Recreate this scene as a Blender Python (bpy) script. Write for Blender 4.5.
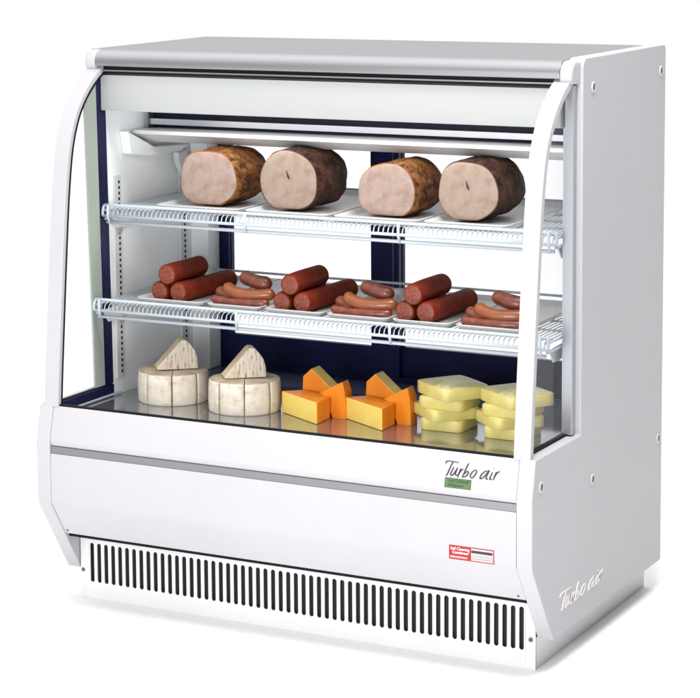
import bpy, bmesh, math, random
from mathutils import Vector, Matrix, noise

# ------------------------------------------------------------------ camera
sc = bpy.context.scene
for o in list(bpy.data.objects): bpy.data.objects.remove(o)
col = sc.collection
cam = bpy.data.cameras.new('camera'); camo = bpy.data.objects.new('camera', cam); col.objects.link(camo)
rt = Vector((0.87434024, 0.48518814, -0.01102746)); up = Vector((-0.05059887, 0.11373387, 0.99222193)); fw = Vector((-0.48266851, 0.86698159, -0.12399207))
m = Matrix(((rt.x, up.x, -fw.x, 2.97526831), (rt.y, up.y, -fw.y, -4.25624944), (rt.z, up.z, -fw.z, 1.61400539), (0, 0, 0, 1)))
camo.matrix_world = m
cam.sensor_width = 36; cam.lens = 36 * 2280.8 / 700
cam.shift_x = (350 - 262.32) / 700; cam.shift_y = -(349 - 193.35) / 700
cam.clip_start = .1; cam.clip_end = 500
sc.camera = camo

# ------------------------------------------------------------------ white studio surround
w = bpy.data.worlds.new('World'); sc.world = w; w.use_nodes = True
nt = w.node_tree; nt.nodes.clear()
out = nt.nodes.new('ShaderNodeOutputWorld'); bg = nt.nodes.new('ShaderNodeBackground')
tc = nt.nodes.new('ShaderNodeTexCoord'); sx = nt.nodes.new('ShaderNodeSeparateXYZ')
nt.links.new(tc.outputs['Generated'], sx.inputs[0])
def wmath(op, a, b=None, clamp=False):
    n = nt.nodes.new('ShaderNodeMath'); n.operation = op; n.use_clamp = clamp
    for i, v in enumerate((a, b)):
        if v is None: continue
        if isinstance(v, (int, float)): n.inputs[i].default_value = v
        else: nt.links.new(v, n.inputs[i])
    return n.outputs[0]
# a dim flag on the right hand side of the studio, a bright silk overhead
WORLD_BASE, WORLD_TOP, WORLD_FLAG = .68, 1.68, .98
zp = wmath('POWER', wmath('MAXIMUM', sx.outputs['Z'], 0.0), 1.5)
xp = wmath('MULTIPLY', sx.outputs['X'], 2.4, True)
horiz = wmath('SUBTRACT', 1.0, wmath('POWER', wmath('MAXIMUM', sx.outputs['Z'], 0.0), 5.0))
flag = wmath('MULTIPLY', xp, horiz)
val = wmath('MULTIPLY', wmath('ADD', wmath('MULTIPLY', zp, WORLD_TOP), WORLD_BASE), wmath('SUBTRACT', 1.0, wmath('MULTIPLY', flag, WORLD_FLAG)))
nt.links.new(wmath('MAXIMUM', val, .05), bg.inputs['Strength'])
bg.inputs['Color'].default_value = (1, .992, 1, 1)
nt.links.new(bg.outputs[0], out.inputs[0])

def area(name, loc, target, size, power, color=(1, 1, 1)):
    l = bpy.data.lights.new(name, 'AREA'); l.size = size; l.energy = power; l.color = color
    o = bpy.data.objects.new(name, l); col.objects.link(o); o.location = loc
    o.rotation_euler = (Vector(target) - Vector(loc)).to_track_quat('-Z', 'Y').to_euler()
    return o
area('softbox_front', (-.3, -3.9, 1.5), (.3, 0, .4), 1.5, 7)
area('softbox_overhead', (1.60, -.40, 2.9), (1.60, -.40, 0), .7, 58)
area('softbox_right', (1.21, -2.3, .85), (.0, .35, .60), .7, 33)
fill_light = area('canopy_fill', (.66, .285, 1.135), (.66, .40, .5), .95, 1.15, (1, .98, .96))  # added fill lamp, hidden behind the canopy panel to brighten the inside
fill_light.data.shape = 'RECTANGLE'; fill_light.data.size_y = .03

sc.view_settings.view_transform = 'Standard'; sc.view_settings.look = 'None'
sc.view_settings.exposure = 0; sc.view_settings.gamma = 1
sc.render.engine = 'CYCLES'
cy = sc.cycles
cy.max_bounces = 14; cy.transparent_max_bounces = 24; cy.glossy_bounces = 6; cy.diffuse_bounces = 6

random.seed(7)
# ------------------------------------------------------------------ materials
def mat(name, color, rough=.5, metal=0.0, spec=.5, coat=0.0):
    mt = bpy.data.materials.new(name); mt.use_nodes = True
    b = mt.node_tree.nodes['Principled BSDF']
    b.inputs['Base Color'].default_value = (*color, 1); b.inputs['Roughness'].default_value = rough
    b.inputs['Metallic'].default_value = metal; b.inputs['Specular IOR Level'].default_value = spec
    b.inputs['Coat Weight'].default_value = coat
    return mt
def N(mt, t, **kw):
    n = mt.node_tree.nodes.new(t)
    for k, v in kw.items(): setattr(n, k, v)
    return n
def L(mt, a, b): mt.node_tree.links.new(a, b)
def P(mt): return mt.node_tree.nodes['Principled BSDF']
def noise_tex(mt, scale, detail=4, rough=.6, stretch=None, dist=0):
    t = N(mt, 'ShaderNodeTexCoord'); mp = N(mt, 'ShaderNodeMapping'); n = N(mt, 'ShaderNodeTexNoise')
    L(mt, t.outputs['Object'], mp.inputs[0]); L(mt, mp.outputs[0], n.inputs['Vector'])
    if stretch: mp.inputs['Scale'].default_value = stretch
    n.inputs['Scale'].default_value = scale; n.inputs['Detail'].default_value = detail
    n.inputs['Roughness'].default_value = rough; n.inputs['Distortion'].default_value = dist
    return n.outputs['Fac']
def ramp(mt, fac, stops):
    r = N(mt, 'ShaderNodeValToRGB'); e = r.color_ramp.elements
    while len(e) < len(stops): e.new(.5)
    for el, (p, c) in zip(e, stops): el.position = p; el.color = (*c, 1)
    L(mt, fac, r.inputs[0]); return r.outputs[0]
def bump(mt, fac, strength=.3, dist=.002):
    b = N(mt, 'ShaderNodeBump'); b.inputs['Strength'].default_value = strength; b.inputs['Distance'].default_value = dist
    L(mt, fac, b.inputs['Height']); L(mt, b.outputs[0], P(mt).inputs['Normal'])
def noisy(name, stops, scale, rough=.5, bs=.3, bd=.002, stretch=None, detail=5, dist=0, spec=.5, sss=0, sssr=(.01, .006, .004), coat=0):
    mt = mat(name, stops[0][1], rough, 0, spec, coat)
    f = noise_tex(mt, scale, detail, .6, stretch, dist)
    L(mt, ramp(mt, f, stops), P(mt).inputs['Base Color'])
    if bs: bump(mt, f, bs, bd)
    if sss:
        P(mt).inputs['Subsurface Weight'].default_value = sss
        P(mt).inputs['Subsurface Radius'].default_value = sssr; P(mt).inputs['Subsurface Scale'].default_value = 1
    return mt

white = noisy('white_powder_coat', [(.35, (.495, .487, .508)), (.65, (.515, .507, .528))], 3, rough=.35, bs=.03, bd=.0005, spec=.22)
inner = noisy('white_liner', [(.35, (.81, .84, .85)), (.65, (.84, .865, .875))], 4, rough=.4, bs=.03, bd=.0005, spec=.4)
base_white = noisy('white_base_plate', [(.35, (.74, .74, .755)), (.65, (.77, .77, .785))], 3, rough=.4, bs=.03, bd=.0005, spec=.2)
plastic = mat('white_plastic', (.60, .61, .61), .4)
canopy_m = mat('canopy_paint', (.46, .475, .47), .4)
shade_m = mat('light_shade_white', (.62, .625, .63), .35)
steel = mat('brushed_steel', (.38, .37, .385), .24, 1.0)
f_ = noise_tex(steel, 60, 3, .5, (.06, 8, 8)); bump(steel, f_, .03, .001)
steel_dark = mat('satin_aluminium', (.27, .27, .28), .45, .9)
alu = mat('aluminium_trim', (.50, .51, .54), .35, .9)
mirror = mat('polished_deck_steel', (.43, .44, .455), .09, 0.85)
deck_strip_m = mat('blue_grey_strip', (.07, .09, .17), .25, .3)
navy = noisy('navy_frame', [(.35, (.006, .007, .040)), (.7, (.010, .012, .058))], 6, rough=.35, bs=0, spec=.15)
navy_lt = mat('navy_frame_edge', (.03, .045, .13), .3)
black = mat('black_gasket', (.008, .008, .010), .6, 0, .12)
darkhole = mat('dark_condenser', (.012, .013, .014), .6)
wire = mat('epoxy_coated_wire', (.50, .555, .60), .35)
tray_m = mat('white_melamine', (.56, .555, .55), .3)
louvre_dark = mat('louvre_dark', (.006, .006, .018), .5, 0, .15)
glass_edge = mat('glass_edge', (.33, .38, .33), .35, 0, .5)
green = mat('green_label', (.095, .175, .07), .65, 0, .2); dkgreen = mat('dark_green_ink', (.02, .05, .02), .5)
red = mat('red_label', (.40, .038, .034), .7, 0, .15); labwhite = mat('label_white', (.85, .82, .82), .5); labpic = mat('label_picture_grey', (.50, .46, .48), .5)
ink = mat('dark_ink', (.035, .02, .03), .4); grey_ink = mat('grey_ink', (.35, .33, .36), .5)
screw_m = mat('screw_metal', (.12, .12, .13), .4, .6)
def glass(name, tint, refl):
    mt = bpy.data.materials.new(name); mt.use_nodes = True; nt = mt.node_tree; nt.nodes.clear()
    o = nt.nodes.new('ShaderNodeOutputMaterial'); mx = nt.nodes.new('ShaderNodeMixShader')
    t = nt.nodes.new('ShaderNodeBsdfTransparent'); g = nt.nodes.new('ShaderNodeBsdfGlossy')
    t.inputs[0].default_value = (*tint, 1); g.inputs['Roughness'].default_value = .02
    lw = nt.nodes.new('ShaderNodeLayerWeight'); lw.inputs[0].default_value = .12
    mm = nt.nodes.new('ShaderNodeMath'); mm.operation = 'MULTIPLY'; mm.inputs[1].default_value = refl
    nt.links.new(lw.outputs['Fresnel'], mm.inputs[0]); nt.links.new(mm.outputs[0], mx.inputs[0])
    nt.links.new(t.outputs[0], mx.inputs[1]); nt.links.new(g.outputs[0], mx.inputs[2]); nt.links.new(mx.outputs[0], o.inputs[0])
    return mt
gl = glass('clear_glass', (.985, .99, .99), .10)
gl_side = glass('end_glass', (.975, .98, .985), .12)
gl_strip = glass('frosted_glass_edge', (.78, .82, .77), .5)

crust_gold = noisy('golden_roasted_crust', [(.32, (.03, .012, .006)), (.43, (.12, .042, .014)), (.53, (.26, .10, .03)), (.62, (.34, .15, .045)), (.75, (.42, .24, .10))], 55, rough=.62, bs=1, bd=.004, stretch=(1, .6, 1), detail=9, dist=.9, spec=.25)
crust_dark = noisy('dark_smoked_crust', [(.32, (.008, .005, .004)), (.46, (.028, .012, .008)), (.58, (.075, .028, .016)), (.75, (.15, .07, .04))], 48, rough=.55, bs=1.0, bd=.005, stretch=(1, .6, 1), detail=9, dist=.8, spec=.25)
meat_a = noisy('pale_cooked_meat', [(.32, (.28, .175, .135)), (.46, (.33, .232, .185)), (.58, (.37, .28, .235)), (.75, (.29, .19, .15))], 30, rough=.5, bs=.12, bd=.001, detail=6, dist=.25)
meat_b = noisy('pale_grained_meat', [(.32, (.25, .165, .125)), (.46, (.30, .215, .165)), (.6, (.34, .26, .205)), (.75, (.25, .165, .125))], 34, rough=.5, bs=.15, bd=.001, detail=8, dist=.25)
salami = noisy('salami_casing', [(.3, (.12, .014, .005)), (.55, (.185, .023, .008)), (.75, (.24, .036, .010))], 45, spec=.10, rough=.55, bs=.25, bd=.0012, detail=5)
salami_end = noisy('salami_cut', [(.3, (.10, .014, .006)), (.5, (.17, .027, .011)), (.7, (.27, .07, .03))], 130, rough=.5, bs=.4, bd=.0012, detail=4)
saus_red = noisy('red_sausage_skin', [(.3, (.11, .02, .010)), (.55, (.18, .036, .018)), (.78, (.27, .085, .045))], 40, rough=.36, bs=.2, bd=.001, coat=.15)
saus_tan = noisy('tan_sausage_skin', [(.3, (.20, .045, .013)), (.6, (.27, .078, .022)), (.8, (.33, .12, .045))], 25, rough=.34, bs=.15, bd=.001, coat=.2)
saus_brown = noisy('brown_sausage_skin', [(.3, (.10, .02, .011)), (.55, (.18, .045, .025)), (.8, (.30, .115, .07))], 30, rough=.36, bs=.2, bd=.001, coat=.15)
rind = noisy('pale_cheese_rind', [(.25, (.48, .38, .26)), (.42, (.70, .62, .50)), (.6, (.77, .715, .615)), (.85, (.71, .63, .505))], 45, rough=.7, bs=.5, bd=.0015, stretch=(1, 1, 1.3), detail=6)
rind_top = noisy('mouldy_cheese_top', [(.3, (.36, .26, .15)), (.5, (.60, .50, .36)), (.7, (.70, .62, .48))], 35, rough=.8, bs=.5, bd=.0015, detail=6)
cutface = noisy('cheese_cut_face', [(.35, (.33, .23, .12)), (.65, (.52, .42, .27))], 60, rough=.6, bs=.2, bd=.001)
streak = noisy('streaked_cheese_face', [(.36, (.34, .22, .15)), (.43, (.64, .53, .42)), (.5, (.72, .65, .55)), (.85, (.74, .67, .57))], 170, rough=.75, bs=.7, bd=.002, stretch=(1.2, 1.2, .22), detail=5)
orange = noisy('orange_cheese_rind', [(.3, (.78, .20, .006)), (.6, (.86, .28, .010)), (.85, (.90, .36, .02))], 18, rough=.45, bs=.12, bd=.001, stretch=(2.2, 2.2, .5), sss=.1)
ycut = noisy('yellow_cheese_cut', [(.3, (.86, .60, .10)), (.55, (.90, .68, .17)), (.8, (.86, .56, .08))], 14, rough=.45, bs=.05, bd=.001, sss=.15)
yslab = noisy('pale_yellow_cheese', [(.3, (.64, .53, .14)), (.55, (.73, .64, .23)), (.8, (.69, .57, .17))], 16, rough=.42, bs=.08, bd=.001, sss=.15)
ytop = noisy('pale_yellow_cheese_marbled', [(.35, (.50, .47, .17)), (.5, (.74, .70, .36)), (.62, (.56, .52, .22)), (.75, (.80, .78, .52))], 11, rough=.38, bs=.1, bd=.001, detail=3, dist=1.5, sss=.1)

# ------------------------------------------------------------------ helpers
def link(o, parent=None):
    col.objects.link(o)
    if parent: o.parent = parent
    return o
def obj(name, bm, ms, parent=None, smooth=False, bevel=0, seg=2):
    me = bpy.data.meshes.new(name); bmesh.ops.recalc_face_normals(bm, faces=bm.faces); bm.to_mesh(me); bm.free()
    for q in (ms if isinstance(ms, (list, tuple)) else [ms]): me.materials.append(q)
    o = link(bpy.data.objects.new(name, me), parent)
    if bevel:
        b = o.modifiers.new('bevel', 'BEVEL'); b.width = bevel; b.segments = seg; b.limit_method = 'ANGLE'; b.angle_limit = math.radians(35); b.harden_normals = True
        smooth = True
    if smooth: me.polygons.foreach_set('use_smooth', [True] * len(me.polygons))
    return o
def thing(name, label, cat, loc=(0, 0, 0), group=None):
    o = bpy.data.objects.new(name, None); col.objects.link(o); o.location = loc; o.empty_display_size = .05
    return tag(o, label, cat, group)
def tag(o, label, cat, group=None, kind=None):
    if label: o['label'] = label
    if cat: o['category'] = cat
    if group: o['group'] = group
    if kind: o['kind'] = kind
    return o
def box(bm, x0, x1, y0, y1, z0, z1, mi=0):
    v = [bm.verts.new(p) for p in [(x0, y0, z0), (x1, y0, z0), (x1, y1, z0), (x0, y1, z0), (x0, y0, z1), (x1, y0, z1), (x1, y1, z1), (x0, y1, z1)]]
    for f in [(0, 3, 2, 1), (4, 5, 6, 7), (0, 1, 5, 4), (1, 2, 6, 5), (2, 3, 7, 6), (3, 0, 4, 7)]:
        bm.faces.new([v[i] for i in f]).material_index = mi
def boxo(name, m_, parent, x0, x1, y0, y1, z0, z1, bevel=0):
    bm = bmesh.new(); box(bm, x0, x1, y0, y1, z0, z1); return obj(name, bm, m_, parent, bevel=bevel)
def prism(bm, poly, a, b, axis='x', mi=0, mi_a=None, mi_b=None):
    def pt(p, t): return (t, p[0], p[1]) if axis == 'x' else ((p[0], t, p[1]) if axis == 'y' else (p[0], p[1], t))
    A = [bm.verts.new(pt(p, a)) for p in poly]; B = [bm.verts.new(pt(p, b)) for p in poly]
    n = len(poly)
    f = bm.faces.new(A); f.material_index = mi if mi_a is None else mi_a
    f = bm.faces.new(B[::-1]); f.material_index = mi if mi_b is None else mi_b
    side = []
    for i in range(n):
        f = bm.faces.new((A[i], B[i], B[(i + 1) % n], A[(i + 1) % n])); f.material_index = mi; side.append(f)
    return side
def arcpts(c, r, a0, a1, n=6):
    return [(c[0] + r * math.cos(math.radians(a0 + (a1 - a0) * i / n)), c[1] + r * math.sin(math.radians(a0 + (a1 - a0) * i / n))) for i in range(n + 1)]
def catmull(pts, n=6):
    pts = [Vector(p) for p in pts]; P_ = [2 * pts[0] - pts[1]] + pts + [2 * pts[-1] - pts[-2]]; res = []
    for i in range(1, len(P_) - 2):
        a, b, c, d = P_[i - 1:i + 3]
        for k in range(n):
            t = k / n
            res.append(.5 * ((2 * b) + (c - a) * t + (2 * a - 5 * b + 4 * c - d) * t * t + (3 * b - 3 * c + d - a) * t ** 3))
    res.append(pts[-1]); return res
def tube(bm, pts, r, seg=8, mi=0, cap=True, capmi=None):
    pts = [Vector(p) for p in pts]; n = len(pts); rings = []; prev = None
    for i, p in enumerate(pts):
        d = (pts[min(i + 1, n - 1)] - pts[max(i - 1, 0)]).normalized()
        if prev is None:
            a = Vector((0, 0, 1)) if abs(d.z) < .9 else Vector((1, 0, 0)); u = d.cross(a).normalized()
        else: u = (prev - d * prev.dot(d)).normalized()
        prev = u; v = d.cross(u)
        rr = r(i / (n - 1)) if callable(r) else r
        rings.append([bm.verts.new(p + u * rr * math.cos(2 * math.pi * k / seg) + v * rr * math.sin(2 * math.pi * k / seg)) for k in range(seg)])
    for a, b in zip(rings, rings[1:]):
        for k in range(seg): bm.faces.new((a[k], a[(k + 1) % seg], b[(k + 1) % seg], b[k])).material_index = mi
    if cap:
        for q in (rings[0], rings[-1]): bm.faces.new(q).material_index = mi if capmi is None else capmi

# ------------------------------------------------------------------ floor
W = 1.232; D = .799; H = 1.2924
bm = bmesh.new(); v = [bm.verts.new(p) for p in [(-90, -40, 0), (90, -40, 0), (90, 160, 0), (-90, 160, 0)]]; bm.faces.new(v)
floor_m = noisy('white_studio_floor', [(.3, (.86, .86, .86)), (.7, (.875, .875, .875))], 2, rough=.75, bs=.02, bd=.001, spec=.2)
tag(obj('floor', bm, floor_m), None, None, kind='structure')

# ------------------------------------------------------------------ the case
case = thing('display_case', 'white refrigerated deli display case with curved front glass and wire shelves of meat and cheese', 'display case', (W / 2, D / 2, 0))
class Off:  # children are modelled in world metres; the empty stands at the base centre
    pass
_oldlink = link
def link(o, parent=None):
    col.objects.link(o)
    if parent:
        o.parent = parent
        if parent is case: o.location = (-W / 2, -D / 2, 0)
    return o

prof = [(.018, .478), (.026, .57), (.036, .67), (.047, .78), (.060, .90), (.071, .985), (.087, 1.07), (.112, 1.135), (.145, 1.182), (.192, 1.224), (.247, 1.2565)]
prof_s = [(p.x, p.y) for p in catmull([(a, b, 0) for a, b in prof], 6)]
def offset(pl, d):
    res = []
    for i, p in enumerate(pl):
        a = pl[max(i - 1, 0)]; b = pl[min(i + 1, len(pl) - 1)]
        t = Vector((b[0] - a[0], b[1] - a[1])).normalized(); res.append((p[0] + t.y * d, p[1] - t.x * d))
    return res
# side panels, endcap included
side_poly = [(.0185, .4806), (.001, .405), (0, .398), (.0012, .258)] + [(.0030, .2500)] + [(.1185, .0712), (.122, .0695), (D - .004, .0695), (D, .074), (D, H - .012)] \
    + arcpts((D - .012, H - .012), .012, 0, 90, 4)[1:] + arcpts((.273 + .022, H - .022), .022, 90, 180, 6) + [(.273, .4806)]
for x0, x1 in ((0, .036), (1.196, W)):
    bm = bmesh.new(); prism(bm, [(a, min(b, 1.2862)) if x0 == 0 else (a, b) for a, b in side_poly], x0, x1); p = obj('side_panel', bm, white, case, bevel=.0035, seg=3)
    if x1 == W:
        side_r = p
# hood cap at each end
cap_poly = [(.30, 1.2890)] + arcpts((.252, 1.259), .030, 90, 180, 7) + [(.222, 1.246), (.232, 1.240), (.30, 1.236)]
for x0, x1 in ((.006, .0385), (1.1955, 1.226)):
    bm = bmesh.new(); prism(bm, cap_poly, x0, x1); obj('hood_cap', bm, white, case, bevel=.009, seg=4)
# hood
hood_poly = [(D - .002, 1.2895)] + arcpts((.251, 1.2605), .029, 90, 180, 9) + [(.222, 1.2535), (.2235, 1.2515), (.236, 1.2515), (.236, 1.262), (D - .002, 1.262)]
bm = bmesh.new(); prism(bm, hood_poly, .0368, 1.1985); obj('hood', bm, steel, case, bevel=.0008)
boxo('hood_end_sheet', steel, case, .0015, .0386, .262, D - .002, 1.2868, 1.2892, .0008)
# dark glass channel under the hood, roof slab
boxo('glass_channel', black, case, .039, 1.195, .238, .262, 1.2335, 1.2505, .001)
boxo('glass_channel_lip', steel_dark, case, .039, 1.195, .2345, .2375, 1.239, 1.2425)
boxo('roof_insulation', inner, case, .0365, 1.1955, .264, D - .006, 1.15, 1.2615)
# canopy panel
bm = bmesh.new(); prism(bm, [(.2400, 1.2300), (.2400, 1.1490), (.2420, 1.1460), (.262, 1.1460), (.262, 1.2300)], .0395, 1.1945); obj('canopy_panel', bm, canopy_m, case, bevel=.001)
# curved posts
for x0, x1 in ((.012, .050), (1.182, 1.220)):
    bm = bmesh.new(); inn = offset(prof_s, .017); poly = prof_s + inn[::-1]
    A = [bm.verts.new((x0, a, b)) for a, b in prof_s]; B = [bm.verts.new((x1, a, b)) for a, b in prof_s]
    C_ = [bm.verts.new((x1, a, b)) for a, b in inn]; E_ = [bm.verts.new((x0, a, b)) for a, b in inn]
    for q in ((A, B), (B, C_), (C_, E_), (E_, A)):
        for i in range(len(prof_s) - 1): bm.faces.new((q[0][i], q[1][i], q[1][i + 1], q[0][i + 1]))
    for i in (0, -1): bm.faces.new((A[i], B[i], C_[i], E_[i]))
    obj('curved_post', bm, white, case, bevel=.002, seg=2)
    # dark seal on the inner edge of the post
    xs = x1 + .0004 if x0 < .1 else x0 - .0022
    bm = bmesh.new(); g1 = offset(prof_s, .0118); g2 = offset(prof_s, .0160)
    R_ = [[bm.verts.new((xx, a, b)) for a, b in gg] for xx, gg in ((xs, g1), (xs + .0018, g1), (xs + .0018, g2), (xs, g2))]
    for k in range(4):
        for i in range(len(g1) - 1): bm.faces.new((R_[k][i], R_[(k + 1) % 4][i], R_[(k + 1) % 4][i + 1], R_[k][i + 1]))
    obj('glass_seal', bm, black, case, smooth=False)
# curved front glass
bm = bmesh.new(); g1 = offset(prof_s, .0085); g2 = offset(prof_s, .0135)
R_ = [[bm.verts.new((xx, a, b)) for a, b in gg] for xx, gg in ((.0525, g1), (1.1795, g1), (1.1795, g2), (.0525, g2))]
for k in range(4):
    for i in range(len(g1) - 1): bm.faces.new((R_[k][i], R_[(k + 1) % 4][i], R_[(k + 1) % 4][i + 1], R_[k][i + 1]))
obj('front_glass', bm, gl, case, smooth=True).data.shade_flat() if False else None
# end glasses with their frames
def yof(z, d=.0):
    pl = offset(prof_s, d)
    for a, b in zip(pl, pl[1:]):
        if a[1] <= z <= b[1]: return a[0] + (b[0] - a[0]) * (z - a[1]) / (b[1] - a[1])
    return pl[-1][0]
inn = offset(prof_s, .018)
for s in (0, 1):
    xc = .030 if s == 0 else W - .030
    bm = bmesh.new(); poly = [(a, b) for a, b in inn if b > .486 and a < .238] + [(.245, 1.23), (.265, .486)]
    prism(bm, poly, xc - .0025, xc + .0025); obj('end_glass', bm, gl_side, case)
    # upright edge: pale bevelled glass strip, then the navy frame against the side panel
    if s == 0:
        bm = bmesh.new(); prism(bm, [(.196, .488), (.2365, .488), (.2205, 1.232), (.172, 1.205)], .0335, .0385); obj('glass_border', bm, glass_edge, case)
        bm = bmesh.new(); prism(bm, [(.238, .486), (.2735, .486), (.260, 1.234), (.222, 1.234)], .0335, .0385); obj('glass_frame', bm, navy, case)
    else:
        boxo('glass_frame', alu, case, W - .0385, W - .0345, .258, .272, .486, 1.234)
    xo = (.0195, .033) if s == 0 else (W - .033, W - .0135)
    bm = bmesh.new(); prism(bm, [(.252, .484), (.2715, .484), (.2715, 1.236), (.252, 1.236)], *xo); obj('glass_frame_cover', bm, alu if s else glass_edge, case, bevel=.001)
    # sill under the end glass
    boxo('end_sill', white, case, *((.0185, .0375) if s == 0 else (W - .0375, W - .016)), .026, .2715, .462, .4795, .002)
    boxo('sill_gasket', black, case, xc - .004, xc + .004, .036, .2705, .480, .4855)
    xi = (.038, .0405) if s == 0 else (W - .0405, W - .038)
    boxo('inner_sill', navy, case, *xi, .034, .272, .4585, .484)
    boxo('inner_sill_trim', wire, case, *((.0408, .0428) if s == 0 else (W - .0428, W - .0408)), .040, .30, .4585, .4625)

# ---------------- front panels
xl, xr = .0365, 1.1955
ft = .002
up_poly = [(.0205, .4795), (.003, .4045), (.0030, .3985), (.0075, .3885), (.03, .3885), (.045, .4795)]
bm = bmesh.new(); prism(bm, up_poly, xl, xr); obj('front_upper_panel', bm, white, case, bevel=.0012)
boxo('trim_strip', steel_dark, case, xl + .0006, xr - .0006, .0045, .03, .3715, .3880)
low_poly = [(.0022, .3708), (.0022, .262), (.0034, .2545), (.0072, .2478), (.0585, .1690), (.0640, .1690), (.09, .1690), (.09, .3708)]
bm = bmesh.new(); prism(bm, low_poly, xl, xr); obj('front_lower_panel', bm, white, case, bevel=.0012)
boxo('sill_strip', black, case, .051, 1.181, .0235, .032, .479, .4835)
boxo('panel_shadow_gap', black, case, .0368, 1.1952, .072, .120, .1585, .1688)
for px, py, pz in ((.046, .0512, .1785), (1.180, .0512, .1785)):
    bm = bmesh.new(); prism(bm, arcpts((px, pz), .0028, 0, 360, 10)[:-1], py, py + .006, 'y'); obj('panel_screw', bm, screw_m, case)
# ---------------- body and base
boxo('machine_body', white, case, .0365, 1.1955, .13, D - .003, .072, .4545)
bx0, bx1 = .039, 1.193
bm = bmesh.new()
n = 57; s0 = .0695; sp = 1.0905 / 56; r = .0055; zb, zt = .0445, .1285; zB, zT = .0, .158
rows = {}
def quad(*p): bm.faces.new([bm.verts.new(q) for q in p])
Y = .1182
for i in range(n):
    cx = s0 + i * sp; a, b = cx - sp / 2, cx + sp / 2
    quad((a, Y, zb), (cx - r, Y, zb), (cx - r, Y, zt), (a, Y, zt)); quad((cx + r, Y, zb), (b, Y, zb), (b, Y, zt), (cx + r, Y, zt))
    K = 8
    for (zc, sg, ze) in ((zt, 1, zT), (zb, -1, zB)):
        c = [(cx + r * math.cos(math.pi * k / K), Y, zc + sg * r * math.sin(math.pi * k / K)) for k in range(K + 1)]
        e = [(b + (a - b) * k / K, Y, ze) for k in range(K + 1)]
        for k in range(K): quad(c[k], c[k + 1], e[k + 1], e[k])
        quad((b, Y, zc), c[0], e[0]); quad((a, Y, zc), e[-1], c[-1])
quad((bx0, Y, zB), (s0 - sp / 2, Y, zB), (s0 - sp / 2, Y, zT), (bx0, Y, zT)); quad((s0 + 56.5 * sp, Y, zB), (bx1, Y, zB), (bx1, Y, zT), (s0 + 56.5 * sp, Y, zT))
bmesh.ops.remove_doubles(bm, verts=bm.verts, dist=1e-5)
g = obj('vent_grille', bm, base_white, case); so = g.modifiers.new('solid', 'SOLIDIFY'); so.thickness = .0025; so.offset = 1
# make sure thickness goes inward
g.data.flip_normals() if g.data.polygons[0].normal.y > 0 else None
so.offset = -1
boxo('condenser_bay', darkhole, case, bx0 + .006, bx1 - .006, .128, .1295, .004, .155)
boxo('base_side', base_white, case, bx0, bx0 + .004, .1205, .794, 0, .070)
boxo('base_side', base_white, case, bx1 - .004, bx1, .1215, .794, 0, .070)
boxo('base_back', white, case, bx0 + .004, bx1 - .004, .790, .794, 0, .070)
for px, pz in ((.0455, .067), (1.182, .065)):
    bm = bmesh.new(); prism(bm, arcpts((px, pz), .0048, 0, 360, 14)[:-1], .1145, .1180, 'y'); obj('grille_screw', bm, darkhole if False else screw_m, case)
# side panel screws in white cups
for py, pz in ((.333, 1.228), (.765, 1.234), (.047, .419), (.344, .369), (.772, .370)):
    bm = bmesh.new(); rr = .0125
    ring = [[bm.verts.new((xx, py + q * math.cos(2 * math.pi * k / 20), pz + q * math.sin(2 * math.pi * k / 20))) for k in range(20)] for xx, q in ((W - .001, rr), (W + .0022, rr * .95), (W + .0030, rr * .78), (W + .0012, rr * .6))]
    for a, b in zip(ring, ring[1:]):
        for k in range(20): bm.faces.new((a[k], a[(k + 1) % 20], b[(k + 1) % 20], b[k]))
    cup = obj('screw_cup', bm, plastic, case, smooth=True)
    bm = bmesh.new(); prism(bm, arcpts((py, pz), rr * .56, 0, 360, 14)[:-1], W - .001, W + .0016, 'x'); obj('screw', bm, screw_m, cup)

# ---------------- liner
bm = bmesh.new(); prism(bm, [(.2745, .4555), (.70, .4555), (.70, 1.149), (.2615, 1.149)], .0365, .0405); obj('side_liner', bm, inner, case)
boxo('side_liner', inner, case, W - .0405, W - .0365, .2745, .70, .4555, 1.149)
boxo('deck_pan', mirror, case, .0412, 1.1908, .034, .545, .450, .4553)
boxo('rear_deck_strip', deck_strip_m, case, .0412, 1.1908, .546, .692, .450, .4556)  # blue-grey strip across the back of the deck
boxo('corner_column', inner, case, .0408, .092, .64, .698, .4556, 1.10, .003)
boxo('corner_column', inner, case, 1.165, 1.191, .655, .698, .4556, 1.10, .003)
def pilaster(y, z0, z1, wd):
    pil = boxo('shelf_pilaster', plastic, case, .0407, .0447, y, y + wd, z0, z1, .0008)
    bm = bmesh.new(); z = z0 + .012
    while z < z1 - .01:
        box(bm, .0448, .0451, y + wd * .58, y + wd * .80, z, z + .007); z += .0135
    obj('slots', bm, black, pil)
pilaster(.283, .495, .985, .030); pilaster(.585, .475, 1.03, .030)
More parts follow.
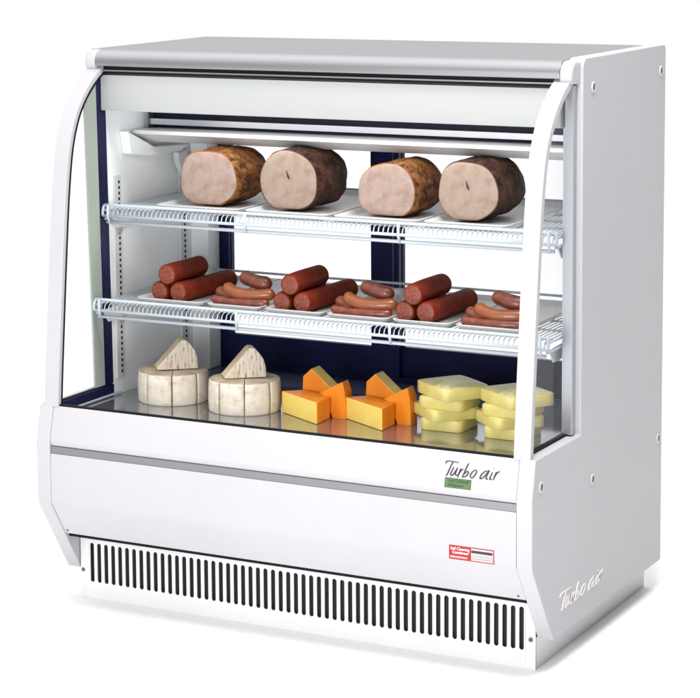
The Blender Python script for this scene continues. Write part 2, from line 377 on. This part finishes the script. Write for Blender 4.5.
# ---------------- sliding doors at the back
def door(x0, x1, y, s0, s1, zb, zt):
    d = thing('door_root', '', '')
    bpy.data.objects.remove(d)
    bm = bmesh.new(); fr = (y, y + .016)
    box(bm, x0, x0 + s0, *fr, zb, zt)
    box(bm, x1 - s1, x1, *fr, zb, zt); box(bm, x0 + s0, x1 - s1, *fr, zb, .5415); box(bm, x0 + s0, x1 - s1, *fr, 1.055, zt)
    d = obj('sliding_door', bm, navy, case, bevel=.0015)
    bm = bmesh.new(); box(bm, x0 + s0, x1 - s1, y + .006, y + .010, .5415, 1.055); obj('pane', bm, gl, d)
    return d
d1 = door(.0610, .594, .700, .064, .076, .4556, 1.12)
d2 = door(.520, 1.187, .722, .074, .030, .4556, 1.12)
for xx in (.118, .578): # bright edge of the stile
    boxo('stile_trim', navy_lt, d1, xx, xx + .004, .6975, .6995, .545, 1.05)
d1c = [c for c in d1.children]
boxo('door_track', navy, case, .0412, 1.1908, .694, .699, .4556, .470, .001)
boxo('rear_header', navy, case, .0412, 1.1908, .690, .6985, 1.085, 1.149)
boxo('rear_frame', white, case, .0366, 1.1954, .745, D - .002, .4556, .50)
# ---------------- lamp housing and air louvre
bm = bmesh.new(); prism(bm, [(.366, 1.089), (.366, 1.080), (.430, 1.0555), (.445, 1.0600), (.445, 1.089)], .0415, 1.19)
lamp = obj('light_shade', bm, shade_m, case, bevel=.0012)
boxo('louvre_back', louvre_dark, case, .055, 1.17, .440, .452, 1.0895, 1.149)
lv = boxo('air_louvre', alu, case, .060, 1.165, .424, .4395, 1.0975, 1.1125, .001)
boxo('louvre_rail', alu, case, .060, 1.165, .428, .4395, 1.1290, 1.1315)
bm = bmesh.new()
x = .061
while x < 1.164:
    box(bm, x, x + .0022, .4265, .4279, 1.1265, 1.1315); x += .0055
obj('louvre_teeth', bm, plastic, case)
for xx in (.057, 1.166): boxo('louvre_bracket', screw_m, case, xx, xx + .003, .418, .4395, 1.083, 1.133)
# duct arm on the left wall
bm = bmesh.new(); prism(bm, [(.315, 1.091), (.433, 1.044), (.598, 1.034), (.560, 1.020), (.409, 1.022), (.327, 1.035)], .0407, .066)
obj('duct_arm', bm, inner, case, bevel=.003)
bm = bmesh.new(); prism(bm, [(.548, 1.018), (.594, 1.022), (.598, .975), (.588, .945), (.574, .962), (.552, .99)], .0452, .064)
obj('lamp_socket', bm, plastic, case, bevel=.006, seg=3)
bm = bmesh.new(); tube(bm, [(.054, .588, .95), (.054, .588, .928)], .0045, 10); obj('lamp_cable', bm, plastic, case)

# ---------------- shelves
def shelf(y0, y1, z):
    xA, xB = .0465, 1.186
    bm = bmesh.new()
    tube(bm, [(xA + .002, y0, z)] + [(xA + (xB - xA) * t, y0, z) for t in (.02, .5, .98)] + [(xB - .002, y0, z)], .0036, 8)
    sh = obj('wire_shelf', bm, wire, case, smooth=True)
    def sub(nm, f, smooth=True):
        b_ = bmesh.new(); f(b_); return obj(nm, b_, wire, sh, smooth=smooth)
    # corner loops joining the top rail to the second rail
    def rails(b_):
        tube(b_, [(xA - .004, y0 - .003, z - .0255), (.5, y0 - .003, z - .0255), (xB + .003, y0 - .003, z - .0255)], .0036, 8)
        tube(b_, catmull([(xA + .003, y0, z), (xA - .002, y0, z - .003), (xA - .004, y0 - .002, z - .013), (xA - .004, y0 - .003, z - .0255)], 4), .0036, 8)
        tube(b_, catmull([(xB - .003, y0, z), (xB + .002, y0, z - .003), (xB + .003, y0 - .002, z - .013), (xB + .003, y0 - .003, z - .0255)], 4), .0036, 8)
    sub('front_rail', rails)
    sub('support_bar', lambda b_: (tube(b_, [(xA + .004, y0 + .003, z - .041), (xB - .004, y0 + .003, z - .041)], .0042, 8)))
    def rear(b_):
        tube(b_, [(xA, y1, z - .008), (xB, y1, z - .008)], .0034, 8); tube(b_, [(xA, y1 + .003, z + .006), (xB, y1 + .003, z + .006)], .0032, 8)
    sub('rear_rail', rear)
    for xx in (xA + .001, xB - .001):
        sub('side_rail', lambda b_: tube(b_, [(xx, y0, z - .0125), (xx, y1, z - .0125)], .003, 6))
        sub('lower_side_rail', lambda b_: tube(b_, [(xx, y0, z - .033), (xx, (y0 + y1) / 2, z - .033), (xx, y1, z - .016)], .003, 6))
    def grid(b_):
        x = xA + .012
        while x < xB - .006:
            tube(b_, [(x, y1, z - .0085), (x, y0 + .012, z - .0085), (x, y0 + .003, z - .012), (x, y0 - .002, z - .0235)], .00165, 5, cap=False); x += .0118
    sub('wire_grid', grid)
    def cross(b_):
        for t in (.10, .32, .55, .78): tube(b_, [(xA, y0 + (y1 - y0) * t, z - .0125), (xB, y0 + (y1 - y0) * t, z - .0125)], .0026, 6)
    sub('cross_wire', cross)
    for xx in (xA + .012, .430, .818, xB - .014):
        sub('tie_clip', lambda b_: tube(b_, [(xx, y0 - .006, z + .001), (xx, y0 - .0065, z - .025), (xx, y0 + .001, z - .044)], .0034, 8))
    for xx in (.0465, 1.178):
        b_ = bmesh.new(); prism(b_, [(y0 + .03, z - .038), (y0 + .05, z - .062), (y0 + .085, z - .062), (y1 - .05, z - .018), (y1 - .05, z - .015), (y0 + .03, z - .032)], xx, xx + .003); obj('shelf_bracket', b_, plastic, sh)
    for xx in (.0452, 1.1865):
        b_ = bmesh.new(); box(b_, xx, xx + .004, y0 + .052 if y0 > .2 else y0 + .10, y0 + .07 if y0 > .2 else y0 + .118, z - .075, z - .046); obj('bracket_hook', b_, grey_ink, sh)
shelf(.2375, .692, .9225)
shelf(.192, .662, .7035)

# ---------------- lettering
strokes = [[(1.0302, 0.4548), (1.0345, 0.4598), (1.0462, 0.4599), (1.061, 0.4596)], [(1.0472, 0.4593), (1.0419, 0.4471), (1.0363, 0.4322), (1.0329, 0.4318)], [(1.0504, 0.4491), (1.0444, 0.4355), (1.0461, 0.4313), (1.0521, 0.4367), (1.0589, 0.4486)], [(1.0589, 0.4486), (1.0546, 0.4356), (1.0572, 0.4329), (1.0599, 0.4348)], [(1.0663, 0.4479), (1.0606, 0.4298)], [(1.0621, 0.4351), (1.0678, 0.4445), (1.0726, 0.4466)], [(1.0832, 0.46), (1.079, 0.4513), (1.0712, 0.4302)], [(1.0716, 0.4306), (1.0796, 0.4339), (1.0847, 0.441), (1.0811, 0.4436), (1.0754, 0.438)], [(1.1, 0.4487), (1.0931, 0.4439), (1.0889, 0.4349), (1.0931, 0.4315), (1.0994, 0.4381), (1.1026, 0.4456), (1.1, 0.4487)], [(1.1304, 0.4501), (1.12, 0.4469), (1.1127, 0.4382), (1.1116, 0.432), (1.1179, 0.4347), (1.1263, 0.4447), (1.1309, 0.4507)], [(1.1309, 0.4507), (1.1246, 0.4356), (1.1267, 0.4321), (1.1288, 0.4339)], [(1.1384, 0.448), (1.133, 0.4346), (1.1351, 0.4327), (1.1371, 0.4345)], [(1.14, 0.4557), (1.1409, 0.4548)], [(1.1467, 0.449), (1.1409, 0.4325)], [(1.143, 0.4391), (1.1488, 0.448), (1.1542, 0.451)]]
def script(name, m_, parent, fmap, wmin, wmax, uvn, depth, scl=1):
    """calligraphic ribbons; fmap(u, v, h) -> world point"""
    bm = bmesh.new()
    for s in strokes:
        pl = catmull([(a, b, 0) for a, b in s], 5); n = len(pl); F = []
        for i, p in enumerate(pl):
            d = (pl[min(i + 1, n - 1)] - pl[max(i - 1, 0)]).normalized(); nn = Vector((-d.y, d.x, 0))
            wd = wmin + (wmax - wmin) * abs(nn.dot(Vector((.94, -.34, 0))))
            wd *= .55 + .45 * math.sin(math.pi * min(1, max(0, (i + .8) / (n + .6)))) ** .5
            F.append([bm.verts.new(fmap(*(p + nn * wd * e)[:2], h)) for e, h in ((-1, 0), (1, 0), (1, depth), (-1, depth))])
        for a, b in zip(F, F[1:]):
            for k in range(4): bm.faces.new((a[k], a[(k + 1) % 4], b[(k + 1) % 4], b[k]))
        bm.faces.new(F[0]); bm.faces.new(F[-1])
    return obj(name, bm, m_, parent)
def yfront(z): return .003 + .0175 * (z - .4045) / .075
script('front_lettering', ink, case, lambda u, v, h: (u, yfront(v) - .0003 - h, v), .00055, .0014, None, .0008)
script('side_lettering', labwhite, case, lambda u, v, h: (W - .0005 + h, .158 + (u - 1.032) * 2.05, .1235 + (v - .431) * 1.28 ), .0008, .0014, None, .0022)
def text(body, size, m_, parent, origin, ux, uz, nrm, name='lettering', shear=0, sx_=1, center=False):
    c = bpy.data.curves.new('t', 'FONT'); c.body = body; c.size = size; c.shear = shear; c.offset = size * .02
    if center: c.align_x = 'CENTER'
    o = bpy.data.objects.new('t', c); col.objects.link(o); dg = bpy.context.evaluated_depsgraph_get()
    me = bpy.data.meshes.new_from_object(o.evaluated_get(dg)); bpy.data.objects.remove(o)
    o_, ux, uz, nrm = Vector(origin), Vector(ux), Vector(uz), Vector(nrm)
    for v in me.vertices: v.co = o_ + ux * v.co.x * sx_ + uz * v.co.y + nrm * .0003
    me.materials.clear(); me.materials.append(m_)
    ob = bpy.data.objects.new(name, me); link(ob, parent); return ob
# green label
dz = Vector((0, .0175, .075)).normalized(); nf = Vector((0, -.075, .0175)).normalized()
def fp(x, z): return Vector((x, yfront(z), z))
def decal(name, m_, parent, x0, x1, z0, z1, h, y=None):
    f = (lambda x, z: fp(x, z)) if y is None else (lambda x, z: Vector((x, y, z)))
    nn = nf if y is None else Vector((0, -1, 0))
    bm = bmesh.new(); A = [bm.verts.new(f(*q) + nn * (h - .0003)) for q in ((x0, z0), (x1, z0), (x1, z1), (x0, z1))]; B = [bm.verts.new(f(*q) + nn * h) for q in ((x0, z0), (x1, z0), (x1, z1), (x0, z1))]
    bm.faces.new(B); bm.faces.new(A[::-1])
    for i in range(4): bm.faces.new((A[i], A[(i + 1) % 4], B[(i + 1) % 4], B[i]))
    return obj(name, bm, m_, parent)
lab = decal('green_label', dkgreen, case, 1.0325, 1.0925, .4065, .4265, .0006)
decal('label_face', green, lab, 1.0333, 1.0917, .4073, .4257, .0009)
text('NATURAL', .0086, dkgreen, lab, fp(1.0405, .4182) + nf * .0008, (1, 0, 0), dz, nf, sx_=1.02, shear=.2)
text('Refrigerant', .0080, dkgreen, lab, fp(1.0400, .4100) + nf * .0008, (1, 0, 0), dz, nf, sx_=1.0, shear=.2)
bm = bmesh.new(); A = [bm.verts.new(fp(1.0835 + a, .4215 + b) + nf * .0012) for a, b in ((-.004, -.003), (0, -.0035), (.0045, .001), (.005, .0035), (.0015, .003), (-.003, 0))]; bm.faces.new(A); obj('leaf_mark', bm, dkgreen, lab)
# red label
ry = .0022
lab = decal('red_label', red, case, 1.044, 1.1465, .2545, .2845, .0006, ry)
text('Self Cleaning', .0084, labwhite, lab, (1.0475, ry - .0008, .2752), (1, 0, 0), (0, 0, 1), (0, -1, 0))
text('Condenser', .0084, labwhite, lab, (1.0515, ry - .0008, .2672), (1, 0, 0), (0, 0, 1), (0, -1, 0))
decal('label_line', labwhite, lab, 1.0465, 1.086, .2606, .2616, .0009, ry)
decal('label_line', labwhite, lab, 1.0465, 1.086, .2583, .2590, .0009, ry)
decal('label_picture', labpic, lab, 1.0945, 1.1445, .2565, .2825, .0008, ry)
decal('label_picture_band', ink, lab, 1.0950, 1.1430, .2730, .2785, .0010, ry)
decal('label_picture_band', grey_ink, lab, 1.0960, 1.1435, .2600, .2622, .0010, ry)
decal('label_picture_band', grey_ink, lab, 1.0960, 1.1435, .2660, .2675, .0010, ry)

# ------------------------------------------------------------------ trays
def tray(x0, x1, y0, y1, z, label, group):
    cx, cy = (x0 + x1) / 2, (y0 + y1) / 2; t = .012; R = .014
    def ring(ins, zz, rad):
        a, b, c, d = x0 + ins - cx, x1 - ins - cx, y0 + ins - cy, y1 - ins - cy; pts = []
        for (px, py, a0) in ((b - rad, d - rad, 0), (a + rad, d - rad, 90), (a + rad, c + rad, 180), (b - rad, c + rad, 270)):
            pts += [(px + rad * math.cos(math.radians(a0 + 22.5 * k)), py + rad * math.sin(math.radians(a0 + 22.5 * k)), zz) for k in range(5)]
        return pts
    bm = bmesh.new(); rings = [ring(.012, 0, .01), ring(.002, .009, R), ring(0, .0125, R), ring(.003, .0130, R), ring(.011, .0045, .01), ring(.018, .0035, .008)]
    V = [[bm.verts.new(p) for p in q] for q in rings]
    for a, b in zip(V, V[1:]):
        for k in range(20): bm.faces.new((a[k], a[(k + 1) % 20], b[(k + 1) % 20], b[k]))
    bm.faces.new(V[0]); bm.faces.new(V[-1])
    o = obj('serving_tray', bm, tray_m, smooth=True); o.location = (cx, cy, z)
    for f in o.data.polygons: f.use_smooth = len(f.vertices) == 4
    return tag(o, label, 'tray', group)
up_trays = [(.178, .402, 'golden ham nearest the left wall'), (.416, .632, 'dark crusted ham second from the left'), (.645, .856, 'golden crusted ham third from the left'), (.868, 1.068, 'dark ham beside the right curved post')]
ZU = .9165
for x0, x1, s in up_trays: tray(x0, x1, .246, .675, ZU, 'white tray on the upper wire shelf under the ' + s, 'trays on the upper shelf')
lo_trays = [(.135, .318, 'salami rolls nearest the left wall'), (.326, .470, 'pile of sausages left of centre'), (.479, .630, 'middle salami rolls'), (.638, .794, 'middle pile of sausages'), (.802, .946, 'rightmost salami rolls'), (.955, 1.115, 'pile of sausages beside the right curved post')]
ZL = .6975
for x0, x1, s in lo_trays: tray(x0, x1, .222, .60, ZL, 'white tray on the lower shelf under the ' + s, 'trays on the lower shelf')

# ------------------------------------------------------------------ hams
def ham(x0, x1, z1, z0, crust, meat, label, seed, kind):
    cx = (x0 + x1) / 2; hw = (x1 - x0) / 2; hh = (z1 - z0) / 2; cz = hh; yf = .322; Ln = .190
    rnd = random.Random(seed); ph = rnd.random() * 6
    def outline(t, k):   # k = scale
        c, s = math.cos(t), math.sin(t); e = 2.5 if kind == 'gold' else 2.25
        rr = (abs(c) ** e + abs(s) ** e) ** (-1 / e)
        rr *= 1 + .022 * math.sin(3 * t + ph) + .015 * math.sin(5 * t + ph * 2)
        if kind == 'gold': rr *= 1 - .05 * max(0, math.cos(t - 2.5)) ** 3
        x = hw * rr * c; z = hh * rr * s
        if z < -hh * .93: z = -hh * .93 + (z + hh * .93) * .2
        return x * k, z * k + (0 if k > .97 else -hh * (1 - k) * .25)
    n = 56
    bm = bmesh.new(); rings = []
    secs = [(0, .985)] + [(.004, 1.0)] + [(Ln * t, 1.0 + .03 * math.sin(math.pi * t)) for t in (.1, .2, .3, .4, .5, .6, .7)] + [(Ln * .8, .965), (Ln * .88, .90), (Ln * .94, .80), (Ln * .98, .62), (Ln, .32)]
    for j, (dy, k) in enumerate(secs):
        rg = []
        for i in range(n):
            t = 2 * math.pi * i / n; x, z = outline(t, k); q = Vector((x * 22 + seed * 7, dy * 26, z * 22))
            dsp = noise.fractal(q, 1.0, 2.0, 4) * (.0028 if kind == 'gold' else .0042) if j > 0 else 0
            nv = Vector((x / hw, 0, z / hh)).normalized()
            rg.append(bm.verts.new((x + nv.x * dsp, dy, max(-hh, z + nv.z * dsp) + cz)))
        rings.append(rg)
    for a, b in zip(rings, rings[1:]):
        for i in range(n): bm.faces.new((a[i], a[(i + 1) % n], b[(i + 1) % n], b[i]))
    bm.faces.new(rings[-1])
    h = obj('ham', bm, crust, smooth=True); h.location = (cx, yf, ZU + .0045); h.rotation_euler = (0, 0, 0)
    tag(h, label, 'ham', 'roast hams on the upper shelf')
    # cut face, gently uneven
    bm = bmesh.new(); rg_prev = None
    for k in (.985, .962, .9, .75, .55, .35, .15):
        rg = []
        for i in range(n):
            t = 2 * math.pi * i / n; x, z = outline(t, k)
            if k != .985: x, z = outline(t, 1); x *= k; z *= k
            yy = -.0012 + noise.noise(Vector((x * 30 + seed, z * 30, 1))) * .0012 - (.0006 if k < .96 else 0)
            if k == .985: yy = 0
            rg.append(bm.verts.new((x, yy, z + cz)))
        if rg_prev:
            for i in range(n): bm.faces.new((rg_prev[i], rg_prev[(i + 1) % n], rg[(i + 1) % n], rg[i])).material_index = 1 if k == .962 else 0
        rg_prev = rg
    bm.faces.new(rg_prev); f = obj('cut_face', bm, [meat, rim_gold if kind == 'gold' else rim_dark], h, smooth=True)
    if kind == 'dark':   # the split in the middle of the face and the notch at its right edge
        bm = bmesh.new()
        P_ = [(-.006, .022), (-.001, .012), (.002, .006), (.006, -.002), (.005, -.008), (.001, -.005), (-.003, .001), (-.004, .010)]
        A = [bm.verts.new((x * .75, -.0030, z * .8 + cz + .010)) for x, z in P_]; bm.faces.new(A); obj('split', bm, mat_split, h)
rim_gold = mat('ham_rim', (.30, .15, .07), .6); rim_dark = mat('ham_rim_dark', (.13, .06, .035), .6)
mat_split = mat('ham_split', (.035, .012, .008), .6)
ham(.203, .357, 1.053, .9215, crust_gold, meat_a, 'leftmost ham with golden brown crust, nearest the left wall', 3, 'gold')
ham(.420, .571, 1.062, .9215, crust_dark, meat_b, 'second ham from the left, with almost black crust and a split face', 11, 'dark')
ham(.673, .817, 1.042, .9205, crust_gold, meat_a, 'golden brown ham in front of the navy door post, third from the left', 5, 'gold')
ham(.872, 1.018, 1.056, .9205, crust_dark, meat_b, 'rightmost ham with almost black crust, beside the right curved post', 13, 'dark')

# ------------------------------------------------------------------ salami rolls
def roll(x, y, z, r, ln, label, seed, rot=0.0):
    bm = bmesh.new(); rnd = random.Random(seed); ph = rnd.random() * 6
    pts = []; rad = []
    ts = [0, .004, .012, .02] + [i / 14 for i in range(1, 14)] + [.975, .988, .997, 1]
    def rf(t):
        e = min(t, 1 - t) * ln; k = 1.0
        if e < .006: k = .86 + .14 * math.sin(math.pi / 2 * e / .006)
        return r * k * (1 + .012 * math.sin(7 * t + ph))
    for t in ts: pts.append((.0012 * math.sin(3 * t + ph), ln * t, r + .0010 * math.sin(4 * t + ph)))
    seg = 32; rings = []
    for t, p in zip(ts, pts):
        rr = rf(t); rings.append([bm.verts.new((p[0] + rr * math.cos(2 * math.pi * k / seg), p[1], p[2] + rr * math.sin(2 * math.pi * k / seg))) for k in range(seg)])
    for a, b in zip(rings, rings[1:]):
        for k in range(seg): bm.faces.new((a[k], a[(k + 1) % seg], b[(k + 1) % seg], b[k]))
    bm.faces.new(rings[-1])
    o = obj('salami_roll', bm, salami, smooth=True); o.location = (x, y, z); o.rotation_euler = (0, 0, rot)
    tag(o, label, 'salami', 'thick salami rolls on the lower shelf')
    bm = bmesh.new(); rp = None
    for k2 in (1.0, .82, .5, .2):
        rg = [bm.verts.new((pts[0][0] + rf(0) * k2 * math.cos(2 * math.pi * k / seg), -.0035 * (1 - k2 ** 2), pts[0][2] + rf(0) * k2 * math.sin(2 * math.pi * k / seg))) for k in range(seg)]
        if rp:
            for k in range(seg): bm.faces.new((rp[k], rp[(k + 1) % seg], rg[(k + 1) % seg], rg[k]))
        rp = rg
    bm.faces.new(rp); obj('roll_end', bm, salami_end, o, smooth=True)
R0 = .0232; zl = ZL + .004
jit = random.Random(21).uniform
for nme, x, sd in (('stack nearest the left wall', .191, 1), ('middle stack', .519, 2), ('rightmost stack', .827, 3)):
    roll(x, .240, zl, R0, .19, 'short end-on salami roll at the lower left of the ' + nme, sd)
    roll(x + .0500, .242, zl, R0 * 1.03, .225, 'long salami roll at the lower right of the ' + nme, sd + 10, -.05 + jit(-.02, .02))
    roll(x + .0235, .236, zl + .0400, R0 * 1.04, .165 + jit(-.007, .007), 'salami roll lying on top of the ' + nme, sd + 20, .02 + jit(-.03, .03))

# ------------------------------------------------------------------ sausages
def sausage(pts, r, m_, label, seed):
    bm = bmesh.new(); c = Vector(pts[0]); pl = catmull([Vector(p) - c for p in pts], 8)
    def rf(t):
        e = min(t, 1 - t); Lt = sum((b - a).length for a, b in zip(pl, pl[1:])); e *= Lt
        return r * (math.sqrt(max(0.03, 1 - (1 - min(1, e / r)) ** 2)) if e < r else 1) * (1 + .03 * math.sin(9 * t + seed))
    # denser sampling near the ends
    Lc = [0]
    for a, b in zip(pl, pl[1:]): Lc.append(Lc[-1] + (b - a).length)
    T = Lc[-1]; S = [0, .04 * r, .15 * r, .35 * r, .6 * r, r] + [r + (T - 2 * r) * k / 22 for k in range(1, 22)]; S += [T - q for q in (r, .6 * r, .35 * r, .15 * r, .04 * r, 0)]
    q = []
    for s in S:
        i = max(j for j in range(len(Lc)) if Lc[j] <= s + 1e-9); i = min(i, len(pl) - 2)
        q.append(pl[i].lerp(pl[i + 1], (s - Lc[i]) / max(1e-9, Lc[i + 1] - Lc[i])))
    n = len(q)
    sv = S
    def rr(t): return rf(sv[round(t * (n - 1))] / T)
    tube(bm, q, rr, 16)
    o = obj('sausage', bm, m_, smooth=True); o.location = c
    for v in o.data.vertices: pass
    tag(o, label, 'sausage', 'sausages piled on the lower shelf')
for nme, x, sd in (('left pile', 0, 1), ('middle pile', .3135, 2), ('pile beside the right post', .6350, 3)):
    z = zl
    sausage([(.322 + x, .262, z + .0125), (.36 + x, .256, z + .0100), (.41 + x, .254, z + .0100), (.452 + x, .262, z + .0105), (.470 + x, .272, z + .0115)], .0108, saus_red, 'thin red sausage lying lowest at the front of the ' + nme, sd)
    sausage([(.325 + x, .288, z + .031), (.350 + x, .276, z + .0215), (.385 + x, .274, z + .0160), (.43 + x, .282, z + .0155)], .0134, saus_brown, 'reddish brown sausage with its end raised, left in the ' + nme, sd + 2)
    sausage([(.352 + x, .276, z + .0450), (.372 + x, .266, z + .0345), (.405 + x, .262, z + .0285), (.445 + x, .270, z + .0285), (.478 + x, .285, z + .0310)], .0142, saus_tan, 'long tan sausage curving across the middle of the ' + nme, sd + 4)
    sausage([(.380 + x, .305, z + .0655), (.402 + x, .298, z + .0590), (.432 + x, .294, z + .0530), (.462 + x, .300, z + .0500)], .0170, saus_brown, 'short plump sausage on top of the ' + nme, sd + 6)

# ------------------------------------------------------------------ pale cheese wheels
ZD = .4556
face_dir = math.atan2(-.873, .487)
pos = ['front right', 'right side', 'right rear', 'rear right', 'rear left', 'left rear', 'left side', 'front left']
def wheel(cx, cy, R, h, name, seed):
    rnd = random.Random(seed)
    for i in range(8):
        a0 = face_dir + i * math.pi / 4; a1 = a0 + math.pi / 4; ga = .010
        mid = (a0 + a1) / 2; ox, oy = .0006 * math.cos(mid), .0006 * math.sin(mid); hh = h * (1 + rnd.uniform(-.015, .015))
        n = 10; rr = R * (1 + rnd.uniform(-.012, .01))
        bm = bmesh.new()
        lv = [(0, .985), (.0035, 1.004), (hh * .35, 1.012), (hh * .7, 1.008), (hh - .003, .995), (hh, .975)]
        ring = []
        for z, k in lv:
            q = [bm.verts.new((ox + .001 * math.cos(mid), oy + .001 * math.sin(mid), z))]
            for j in range(n + 1):
                a = a0 + ga + (a1 - a0 - 2 * ga) * j / n; w_ = 1 - .012 * (1 if j in (0, n) else 0) + .004 * noise.noise(Vector((a * 6, z * 60, seed)))
                q.append(bm.verts.new((ox + rr * k * w_ * math.cos(a), oy + rr * k * w_ * math.sin(a), z + (.0008 * noise.noise(Vector((a * 5, 3, seed))) if z > .01 else 0))))
            ring.append(q)
        for a, b in zip(ring, ring[1:]):
            m_ = len(a)
            for j in range(m_):
                f = bm.faces.new((a[j], a[(j + 1) % m_], b[(j + 1) % m_], b[j])); f.material_index = 2 if j in (0, m_ - 1) else 0
        bm.faces.new(ring[0][::-1]).material_index = 1; bm.faces.new(ring[-1]).material_index = 1
        o = obj('cheese_wedge', bm, [rind, rind_top, cutface]); o.location = (cx, cy, ZD)
        for f in o.data.polygons: f.use_smooth = f.material_index == 0
        tag(o, f'pale cheese wedge at the {pos[i]} of the {name}', 'cheese wedge', 'wedges of the pale cheese wheels')
    return
def standing(tx, ty, z, L_, ang, th, name, seed, yaw):
    bm = bmesh.new(); n = 10
    poly = [(0.002, 0.0), (0, .002)]
    poly = [(0.003, 0.0)]
    for j in range(n + 1):
        a = math.radians(ang * j / n); k = 1 - .03 * abs(j / n - .5) * 2
        k *= 1 - .05 * (j == n)
        poly.append((L_ * k * math.cos(a), L_ * k * math.sin(a)))
    poly.append((L_ * .86 * math.cos(math.radians(ang + 1.5)), L_ * .86 * math.sin(math.radians(ang + 1.5))))
    poly.append((0, .004))
    side = prism(bm, poly, 0, th, 'y', mi=0, mi_a=1, mi_b=1)
    side[0].material_index = 2; side[-1].material_index = 2; side[-2].material_index = 2; side[-3].material_index = 2
    o = obj('cheese_wedge', bm, [rind, streak, cutface2], bevel=.002); o.location = (tx, ty, z); o.rotation_euler = (0, 0, yaw)
    tag(o, f'streaky pale wedge standing upright on the {name}', 'cheese wedge', 'wedges of the pale cheese wheels')
cutface2 = noisy('buttery_cheese_edge', [(.35, (.60, .48, .28)), (.65, (.72, .62, .42))], 40, rough=.6, bs=.2, bd=.001)
wheel(.190, .300, .0835, .0725, 'wheel nearest the left wall', 4)
wheel(.395, .283, .0835, .0735, 'wheel beside the orange cheese', 9)
standing(.168, .261, ZD + .0745, .103, 48, .046, 'wheel nearest the left wall', 4, .68)
standing(.365, .240, ZD + .0755, .103, 48, .046, 'wheel beside the orange cheese', 5, .68)

# ------------------------------------------------------------------ orange cheese
def wedges(dx, dy, name):
    def mk(bm, label, faces=None):
        o = obj('cheese_wedge', bm, [orange, ycut], bevel=.0022, seg=2)
        tag(o, label, 'cheese wedge', 'orange cheese wedges'); o.location = (dx, dy, ZD); return o
    bm = bmesh.new(); s = prism(bm, [(.4905, .288), (.6235, .209), (.6205, .281), (.535, .325)], 0, .0505, 'z', mi=0)
    s[0].material_index = 1
    mk(bm, 'orange wedge lying flat, yellow cut face forward, in the ' + name)
    bm = bmesh.new(); s = prism(bm, [(.520, 0), (.524, .080), (.5465, .1005), (.612, .046), (.616, 0)], .330, .372, 'y', mi=0)
    for f in s:
        c = f.calc_center_median()
        if c.z > .06 and c.x > .55: f.material_index = 1
    mk(bm, 'orange wedge standing at the back left of the ' + name)
    # the third leans to the right behind the first, its rind wavy
    bm = bmesh.new(); pl = [(.597, .0515), (.586, .0535), (.646, .0845), (.655, .062), (.657, 0), (.622, 0)]
    s = prism(bm, pl, .2895, .322, 'y', mi=0)
    for f in s:
        c = f.calc_center_median()
        if c.z > .06 and c.x < .64: f.material_index = 1
    bmesh.ops.subdivide_edges(bm, edges=[e for e in bm.edges], cuts=7, use_grid_fill=True)
    for v in bm.verts:
        v.co.y += .0030 * math.sin(v.co.x * 420) * (1 if v.co.y < .3 else 0)
    mk(bm, 'orange wedge with wavy rind, leaning right in the ' + name)
wedges(0, 0, 'group beside the pale wheel')
wedges(.1600, .008, 'group beside the yellow slabs')

# ------------------------------------------------------------------ pale yellow slabs
def slab(cx, cy, z, sx_, sy_, h, rot, label, top=False, seed=0):
    bm = bmesh.new(); n = 10; rnd = random.Random(seed)
    def ring(k, z_):
        q = []
        for i in range(40):
            t = 2 * math.pi * i / 40; c, s = math.cos(t), math.sin(t); e = 12
            r_ = (abs(c) ** e + abs(s) ** e) ** (-1 / e); r_ *= 1 + .010 * math.sin(2 * t + seed) + .006 * math.sin(3 * t + seed)
            q.append(bm.verts.new((sx_ / 2 * r_ * c * k, sy_ / 2 * r_ * s * k, z_)))
        return q
    rs = [ring(.985, 0), ring(1, .0015), ring(1.003, h * .5), ring(1, h - .002), ring(.982, h), ring(.6, h + (.003 if top else .0002)), ring(.25, h + (.004 if top else .0002))]
    for a, b in zip(rs, rs[1:]):
        for k in range(40): bm.faces.new((a[k], a[(k + 1) % 40], b[(k + 1) % 40], b[k])).material_index = 1 if b in rs[5:] else 0
    bm.faces.new(rs[0]); bm.faces.new(rs[-1]).material_index = 1
    o = obj('cheese_slab', bm, [yslab, ytop if top else yslab], smooth=True); o.location = (cx, cy, z); o.rotation_euler = (0, 0, math.radians(rot))
    tag(o, label, 'cheese slab', 'pale yellow cheese slabs')
for dx, dy, nme, sd in ((0, 0, 'stack beside the orange cheese', 0), (.1580, -.012, 'stack behind the right curved post', 5)):
    cx, cy = .900 + dx, .322 + dy; z = ZD
    slab(cx, cy, z, .100, .100, .0255, 0, 'bottom pale yellow slab of the ' + nme, seed=sd); z += .0258
    slab(cx - .010, cy + .004, z, .124, .116, .0245, -42, 'second yellow slab from the bottom of the ' + nme, seed=sd + 1); z += .0248
    slab(cx + .004, cy - .006, z, .108, .102, .0250, -4, 'third yellow slab from the bottom of the ' + nme, seed=sd + 2); z += .0253
    slab(cx + .010, cy - .002, z, .136, .118, .0270, -36, 'marbled pale yellow slab on top of the ' + nme, True, sd + 3)
